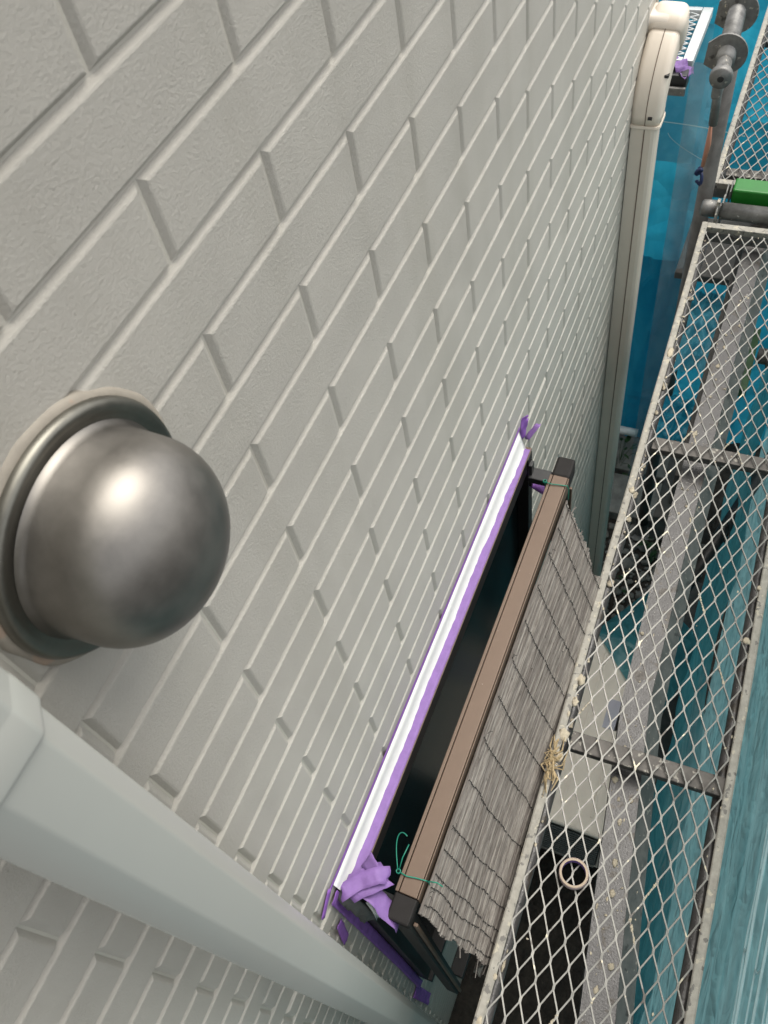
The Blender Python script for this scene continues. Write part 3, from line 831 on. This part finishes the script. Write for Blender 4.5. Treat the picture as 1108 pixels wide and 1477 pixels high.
b = bmesh.new(); tube(b, [(1.93, -.163, -1.01), (1.95, -.163, -1.07), (1.955, -.164, -1.13)], .012, 10); obj('latch_stem', b, M['galv'], br, True)

post = thing('scaffold_post', 'dark upright scaffold post behind the brace, beside the blue sheet', 'scaffold post', (2.13, -.16, GZ))
b = bmesh.new(); tube(b, [(2.13, -.165, GZ), (2.13, -.165, -1.03)], .0243, 20); obj('tube', b, mat('dark_old_tube', (.10, .095, .09), .6, .3, var=.3, vscale=20), post, True)
b = bmesh.new(); lathe(b, [(0, 0), (.06, 0), (.06, .006), (.03, .008), (.03, .1)], (2.13, -.165, GZ), (0, 0, 1), 20); obj('base_plate', b, M['galv'], post)
b = bmesh.new()
tube(b, [(1.97, -.158, -1.14), (1.975, -.160, -1.20), (1.97, -.156, -1.27)], .007, 6, scales=[.6, 1.1, .8]); o = obj('orange_strap', b, M['orange'], None, True); tag(o, 'thin orange strap hanging below the brace end', 'strap')
b = bmesh.new()
P = []
for k in range(26):
    P.append((1.985 + .02 * N0(k * .21, 1), -.150 + .03 * N0(k * .17, 2), -1.28 - .0022 * k + .03 * N0(k * .2, 3)))
tube(b, P, .005, 6); o = obj('blue_rope', b, M['navy'], None, True); tag(o, 'navy blue rope knotted on the dark post under the brace', 'rope')

# far grating bracket plank
gz = -1.20
fg = thing('wall_side_grating', 'white framed expanded metal grating at the far top beyond the pipe cover', 'grating', (2.56, .06, gz))
b = bmesh.new(); box(b, 2.40, 2.735, -.0335, -.0015, gz - .03, gz, .002); obj('side_frame', b, M['white'], fg)
b = bmesh.new(); box(b, 2.713, 2.735, .0, .60, gz - .03, gz, .002); obj('end_frame', b, M['white'], fg)
b = bmesh.new(); box(b, 2.40, 2.42, .0, .60, gz - .03, gz, .002); obj('end_frame', b, M['white'], fg)
b = bmesh.new()
L2, S2 = .060, .030
for j in range(22):
    pts = []
    for i in range(24):
        y = .002 + (i * L2 / 2); x = 2.42 + (j + (i % 2 if j % 2 == 0 else 1 - i % 2)) * S2 / 2
        if x > 2.712 or y > .59: continue
        pts.append((x, y, gz - .006))
    if len(pts) > 1: sweep(b, pts, [(.0018, .0018), (-.0018, .0018), (-.0018, -.0018), (.0018, -.0018)], up=(0, 0, 1))
obj('grating_mesh', b, M['white'], fg, kind='stuff')
b = bmesh.new(); box(b, 2.33, 2.385, -.032, .5, gz - .06, gz - .01, .004); o = obj('dark_channel', b, M['black']); tag(o, 'short dark channel bar below the white framed grating', 'channel bar')
b = bmesh.new(); box(b, 2.31, 2.322, -.034, .5, gz - .066, gz - .04, .003); o = obj('channel_rim', b, M['galv']); tag(o, 'thin grey metal strip in front of the dark channel bar', 'metal strip')
tape('purple tape scrap draped on the corner of the white framed grating', [(2.40, .06, gz + .004), (2.385, .012, gz + .003), (2.34, -.035, gz - .016)], .05, crumple=.02, jag=.02, seed=15)

# ------------------------------------------------------------------ sheets
def sheet(name, o0, ua, va, nu, nv, disp, mt, label, cat='tarpaulin', kind=None):
    """grid surface o0 + s*ua + t*va + disp(s,t)*n ; back side offset gives thickness"""
    o0, ua, va = Vector(o0), Vector(ua), Vector(va); n = ua.cross(va).normalized()
    b = bmesh.new(); g_ = []
    for i in range(nu + 1):
        g_.append([b.verts.new(o0 + ua * (i / nu) + va * (j / nv) + n * disp(i / nu, j / nv)) for j in range(nv + 1)])
    for i in range(nu):
        for j in range(nv): b.faces.new((g_[i][j], g_[i + 1][j], g_[i + 1][j + 1], g_[i][j + 1]))
    o = obj(name, b, M[mt], None, True)
    tag(o, label, cat)
    return o
def N3(a, b_, c_): return noise.noise(Vector((a, b_, c_)))
def ridge(a, b_, c_):
    return 1 - abs(N3(a, b_, c_)) * 2
# teal side sheet : vertical, outside of the planks
def d_side(s, t):
    x = -1.6 + 6.8 * s; z = GZ + (WZ1_S - GZ) * t
    fold = .010 * N3(x * .7, z * 9, 2) + .012 * N3(x * 1.2, z * 3, 5)
    crease = .006 * max(0, ridge(x * 1.1, z * 7 + .6 * x, 9) - .6)
    return -(fold + crease)
WZ1_S = -.86
sheet('side_sheet', (-1.6, -.640, GZ), (6.8, 0, 0), (0, 0, WZ1_S - GZ), 300, 220, d_side, 'teal', 'big translucent teal sheet hanging along the outer side of the scaffold', 'tarpaulin')
# loose teal folds lower down inside
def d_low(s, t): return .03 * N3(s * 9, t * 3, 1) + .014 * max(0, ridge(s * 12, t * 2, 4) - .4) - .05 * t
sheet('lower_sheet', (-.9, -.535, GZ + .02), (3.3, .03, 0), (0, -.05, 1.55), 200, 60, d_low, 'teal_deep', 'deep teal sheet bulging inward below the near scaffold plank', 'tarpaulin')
# far blue sheets closing the passage
def d_back(s, t): return .045 * N3(s * 5, t * 2.2, 3) + .02 * max(0, ridge(s * 7 + t, t * 1.5, 6) - .45) + .008 * N3(s * 20, t * 14, 3)
sheet('blue_sheet', (2.78, 1.7, GZ), (0, -1.76, 0), (0, 0, 2.33), 120, 110, d_back, 'blue', 'tall blue sheet closing the passage behind the pipe cover')
sheet('blue_sheet', (2.84, -.03, GZ), (0, -.62, 0), (0, 0, 1.80), 60, 80, d_back, 'blue', 'lower blue sheet seen through the mesh beyond the beam')
sheet('blue_sheet', (5.1, .5, GZ), (0, -1.3, 0), (0, 0, 1.3), 60, 50, d_back, 'blue', 'bright blue sheet beyond the farther plank at the top right edge')
sheet('blue_sheet', (2.71, .5, -1.76), (0, -.55, 0), (0, 0, .52), 60, 60, lambda s, t: .012 * N3(s * 6, t * 5, 8) + .004 * N3(s * 20, t * 18, 8), 'blue_light', 'pale blue upper sheet flap with a straight lower hem behind the pipe cover')
sheet('blue_sheet', (2.70, .5, GZ + .04), (0, -.62, 0), (0, 0, 1.20), 60, 60, lambda s, t: .03 * N3(s * 6, t * 3, 18) + .03 * max(0, ridge(s * 8, t * 2, 12) - .5), 'blue', 'dark blue folded lower sheet beside the foot of the pipe cover')
b = bmesh.new()
P = [(2.688, .12 - .34 * k / 20, -1.585 - .03 * (k / 20) ** 2) for k in range(21)]
tube(b, P, .0018, 5); o = obj('loose_thread', b, M['thread']); tag(o, 'long pale thread hanging across the pale blue flap', 'thread')
b = bmesh.new()
P = [(2.69, .05 - .15 * k / 20, -1.63 - .10 * (k / 20) ** .7) for k in range(21)]
tube(b, P, .0012, 5); o = obj('loose_thread', b, M['thread']); tag(o, 'short curled pale thread low on the pale blue flap', 'thread')
sheet('clear_sheet', (2.30, -.045, -3.3), (0, -.10, 0), (0, 0, 2.15), 20, 120, lambda s, t: .012 * N3(s * 2, t * 30, 3), 'grey_sheet', 'wrinkled clear grey plastic sheet beside the dark post')
# ladder-like threads on the teal sheet
sth = thing('sheet_stitching', 'pale ladder-like stitching running along the teal side sheet', 'stitching', (.3, -.62, -1.4))
def sidey(x, z):
    s = (x + 1.6) / 6.8; t = (z - GZ) / (WZ1_S - GZ)
    return -.640 - d_side(s, t) * -1 if False else -.640 + (-d_side(s, t)) * 1.0
def side_pt(x, z, off=.0018):
    s = (x + 1.6) / 6.8; t = (z - GZ) / (WZ1_S - GZ)
    n = Vector((1, 0, 0)).cross(Vector((0, 0, 1))).normalized()     # (0,-1,0)
    return Vector((x, -.640, z)) + n * d_side(s, t) + Vector((0, off, 0))
for zc, w in ((-1.20, .0022), (-1.235, .0016), (-1.275, .0026), (-1.33, .0016), (-1.405, .003), (-1.44, .002)):
    b = bmesh.new(); tube(b, [side_pt(-.6 + k * .03, zc + .004 * N3(k * .2, zc, 1)) for k in range(95)], w, 5); obj('long_thread', b, M['thread'], sth)
b = bmesh.new()
for i in range(55):
    x = -.5 + i * .045 + random.uniform(-.006, .006)
    for z0, z1 in (((-1.20, -1.235), (-1.275, -1.33), (-1.405, -1.44))[i % 3],):
        tube(b, [side_pt(x, z0), side_pt(x - .006, (z0 + z1) / 2), side_pt(x + .004, z1)], .0018, 4)
obj('rungs', b, M['thread'], sth, kind='stuff')

# ------------------------------------------------------------------ air conditioner outdoor unit
ac = thing('outdoor_unit', 'beige air conditioner outdoor unit on the ground under the near plank', 'air conditioner', (.85, -.26, GZ))
ax0, ax1, ay0, ay1, az0, az1 = .46, 1.24, -.405, -.125, GZ + .06, -2.90
b = bmesh.new(); box(b, ax0 + .008, ax1 - .004, ay0 + .004, ay1 - .004, az0, az1 - .028, .02, 3); obj('casing', b, M['ac'], ac)
b = bmesh.new(); box(b, ax0, ax1, ay0, ay1, az1 - .026, az1, .010, 3); obj('top_panel', b, M['ac'], ac, False)
for k in range(14):
    b = bmesh.new(); z = az1 - .050 - k * .030; box(b, ax0 - .003, ax0 + .0012, ay0 + .045, ay1 - .012, z - .0015, z + .0015); obj('louvre', b, M['ac_dark'], ac)
b = bmesh.new(); box(b, ax0 + .0015, ax0 + .0075, ay0 + .04, ay1 - .008, az0 + .08, az1 - .035); obj('louvre_backing', b, M['black'], ac)
b = bmesh.new(); box(b, .86, .98, -.385, -.26, az1 + .0005, az1 + .003); obj('label_plate', b, M['label'], ac)
for y in (-.20, -.31):
    b = bmesh.new(); box(b, ax0 + .06, ax1 - .08, y - .006, y + .006, az1 - .001, az1 + .003, .0015); obj('top_rib', b, M['ac'], ac)
for x in (ax0 + .1, ax1 - .14):
    b = bmesh.new(); box(b, x, x + .05, ay0 - .02, ay1 + .02, GZ, az0 + .001, .004); obj('foot', b, M['concrete'], ac)
# blue cloth laid over its far corner
b = bmesh.new(); g_ = []
for i in range(31):
    row = []
    for j in range(25):
        f, g2 = i / 30, j / 24
        p0 = Vector((1.245, -.135, 0)).lerp(Vector((.925, -.44, 0)), g2); p1 = Vector((1.62, -.30, 0)).lerp(Vector((1.34, -.55, 0)), g2)
        p = p0.lerp(p1, f); z = -2.893 + .006 * N3(f * 5, g2 * 5, 2) + .004
        over = max(0, p.x - 1.24, (-.41 - p.y))
        z -= over * .55
        row.append(b.verts.new((p.x, p.y, z + .01 * N3(f * 3, g2 * 4, 7))))
    g_.append(row)
for i in range(30):
    for j in range(24): b.faces.new((g_[i][j], g_[i + 1][j], g_[i + 1][j + 1], g_[i][j + 1]))
o = obj('blue_cloth', b, M['teal_deep'], None, True); tag(o, 'blue sheet corner laid over the far end of the outdoor unit', 'cloth')

# ------------------------------------------------------------------ ground details
b = bmesh.new()
def stone(bm, p, r, flat=.6):
    v = bmesh.ops.create_icosphere(bm, subdivisions=2, radius=1)['verts']
    a_ = random.uniform(0, 3.1); sx, sy = r * random.uniform(.8, 1.5), r * random.uniform(.7, 1.1)
    for q in v:
        k = 1 + .28 * noise.noise(q.co * 1.5 + Vector(p) * 31)
        x, y = q.co.x * sx * k, q.co.y * sy * k
        q.co = Vector((p[0] + x * math.cos(a_) - y * math.sin(a_), p[1] + x * math.sin(a_) + y * math.cos(a_), p[2] + q.co.z * r * flat * k))
for i in range(420):
    x = random.uniform(1.25, 2.15); y = random.uniform(-.5, .05)
    stone(b, (x, y, GZ + random.uniform(0, .01)), random.choice((.008, .011, .014, .02)))
o = obj('gravel', b, M['stone'], None, True); o['kind'] = 'stuff'; o['label'] = 'small grey pebbles on the dark soil by the wall foot'; o['category'] = 'gravel'
for k, (x, y, r, lb) in enumerate(((1.66, -.17, .032, 'pale round stone on the soil near the foot of the pipe cover'), (1.80, -.30, .028, 'rounded grey stone under the plank, farther from the wall'),
                                    (1.92, -.15, .03, 'grey stone beyond the pipe cover foot'), (1.45, -.33, .03, 'grey stone beside the blue cloth on the outdoor unit'))):
    b = bmesh.new(); stone(b, (x, y, GZ + .015), r); tag(obj('stone', b, M['stone'], None, True), lb, 'stone')
for k, (x0, x1, y0, y1, h, lb) in enumerate(((2.17, 2.42, -.42, .12, .06, 'nearest dirty concrete slab step on the ground beyond the pebbles'), (2.46, 2.70, -.45, .25, .05, 'farther dirty concrete slab at the foot of the blue sheet'))):
    b = bmesh.new(); box(b, x0, x1, y0, y1, GZ - .01, GZ + h, .006); tag(obj('concrete_slab', b, M['concrete']), lb, 'slab')
def plant(x, y, lb, nleaf=22, sz=.05):
    t = thing('weed', lb, 'plant', (x, y, GZ))
    bs = bmesh.new()
    for i in range(nleaf):
        a_ = random.uniform(0, 6.28); h = random.uniform(.02, .16); r = random.uniform(.02, .10)
        p = Vector((x, y, GZ)); q = Vector((x + r * math.cos(a_), y + r * math.sin(a_), GZ + h))
        tube(bs, [p, (p + q) / 2 + Vector((0, 0, .02)), q], .0012, 4)
        bl = bmesh.new(); L_ = sz * random.uniform(.6, 1.2); w = L_ * .42
        d = Vector((math.cos(a_), math.sin(a_), random.uniform(-.3, .3))).normalized(); s_ = d.cross(Vector((0, 0, 1))).normalized()
        v = [bl.verts.new(q), bl.verts.new(q + d * L_ * .35 + s_ * w * .5), bl.verts.new(q + d * L_ * .75 + s_ * w * .35), bl.verts.new(q + d * L_ - Vector((0, 0, .01))),
             bl.verts.new(q + d * L_ * .75 - s_ * w * .35), bl.verts.new(q + d * L_ * .35 - s_ * w * .5), bl.verts.new(q + d * L_ * .5 - Vector((0, 0, .006)))]
        for i0 in range(6): bl.faces.new((v[6], v[i0], v[(i0 + 1) % 6]))
        obj('leaf', bl, M['leaf'], t)
    obj('stems', bs, M['leaf'], t)
plant(2.05, -.28, 'low green weed growing between the pebbles and the slab', 26, .06)
plant(2.50, .04, 'small weed on the slab close to the wall corner', 18, .06)
plant(1.78, -.08, 'tiny weed at the foot of the pipe cover', 16, .035)
for lb, (x0, x1, y0, y1, h) in (('dark wooden board leaning flat on the ground under the plank', (1.0, 1.9, -.56, -.44, .05)),):
    b = bmesh.new(); box(b, x0, x1, y0, y1, GZ + .001, GZ + h, .004); tag(obj('wooden_board', b, M['wood_gap_shade']), lb, 'board')

# ------------------------------------------------------------------ clutter seen through the plank
b = bmesh.new(); tube(b, [(1.95, -.635, -2.25), (1.37, -.479, -2.2), (1.10, -.405, -2.18)], .021, 12)
tag(obj('bamboo_pole', b, M['alu_dark'], None, True), 'dark diagonal pole crossing the teal sheet under the near plank', 'pole')
b = bmesh.new(); P = [(1.36 + .035 * math.cos(a_ * .35), -.492 + .012 * math.sin(a_ * .35), -2.17 + .03 * math.sin(a_ * .35)) for a_ in range(19)]
tube(b, P, .004, 6); tag(obj('cable_loop', b, M['black'], None, True), 'small black cable loop beside the dark diagonal pole', 'cable')
b = bmesh.new(); box(b, 1.64, 1.92, -.436, -.400, -1.83, -1.795, .003)
tag(obj('green_bar', b, mat('dull_green_paint', (.03, .09, .03), .6, var=.3, vscale=30)), 'dull green bar under the far half of the near plank', 'bar')
cl = thing('pipe_clamp', 'shiny steel pipe clamp beside the dull green bar under the plank', 'clamp', (1.75, -.455, -1.75))
b = bmesh.new(); tube(b, [(1.75, -.44, -1.75), (1.75, -.66, -1.75)], .025, 14); obj('tube', b, M['galv'], cl, True)
b = bmesh.new(); lathe(b, [(.027, 0), (.036, .002), (.036, .032), (.027, .034)], (1.75, -.47, -1.75), (0, -1, 0), 16); obj('collar', b, M['strand'], cl, True)
b = bmesh.new(); tube(b, [(1.79, -.485, -1.74), (1.79, -.485, -1.69)], .006, 8); lathe(b, [(0, .0), (.010, 0), (.010, .012), (0, .012)], (1.79, -.485, -1.70), (0, 0, 1), 6); obj('bolt', b, M['galv'], cl)
for lb, (x0, x1, y0, y1, z0, z1) in (('black slab standing in for the dark cavity beneath the far end of the near plank', (2.28, 2.62, -.33, -.10, -1.95, -1.92)),
                                     ('black strip standing in for the dark gap beside the wet beam under the plank', (1.15, 2.25, -.318, -.302, -1.80, -1.66)),
                                     ('black box standing in for the shade of the gap near the middle crossbar', (1.55, 1.85, -.33, -.245, -2.6, -2.45))):
    b = bmesh.new(); box(b, x0, x1, y0, y1, z0, z1, .004); tag(obj('board_gap_shade', b, M['wood_gap_shade']), lb, 'board')  # these dark boxes stand in for shade in cavities and gaps
def bundle(c, sx, sy, lb, mt, seed, amp=.05):
    b = bmesh.new(); g_ = []
    for i in range(41):
        row = []
        for j in range(31):
            f, q = i / 40 - .5, j / 30 - .5
            wob = 1 + .25 * N3(f * 3, q * 3, seed + 2)
            z = c[2] + amp * N3(f * 5, q * 5, seed) + amp * .5 * max(0, ridge(f * 8, q * 6, seed) - .3) - .9 * amp * (abs(2 * f) ** 4 + abs(2 * q) ** 4)
            row.append(b.verts.new((c[0] + f * sx * wob, c[1] + q * sy * wob, z)))
        g_.append(row)
    for i in range(40):
        for j in range(30): b.faces.new((g_[i][j], g_[i + 1][j], g_[i + 1][j + 1], g_[i][j + 1]))
    return tag(obj('cloth_bundle', b, M[mt], None, True), lb, 'cloth')
bundle((2.16, -.255, -2.05), .42, .155, 'bright blue cloth bundle seen through the far end of the near plank', 'blue_light', 3, .04)
bundle((1.80, -.235, -2.16), .22, .13, 'small pale blue cloth below the bright cloth bundle under the plank', 'blue', 9, .03)
b = bmesh.new(); tube(b, [(2.62, .10, -3.28), (2.62, -.02, -3.28)], .022, 14)
tag(obj('pipe_stub', b, M['white'], None, True), 'short white pipe stub by the foot of the blue sheet beside the pipe cover', 'pipe')
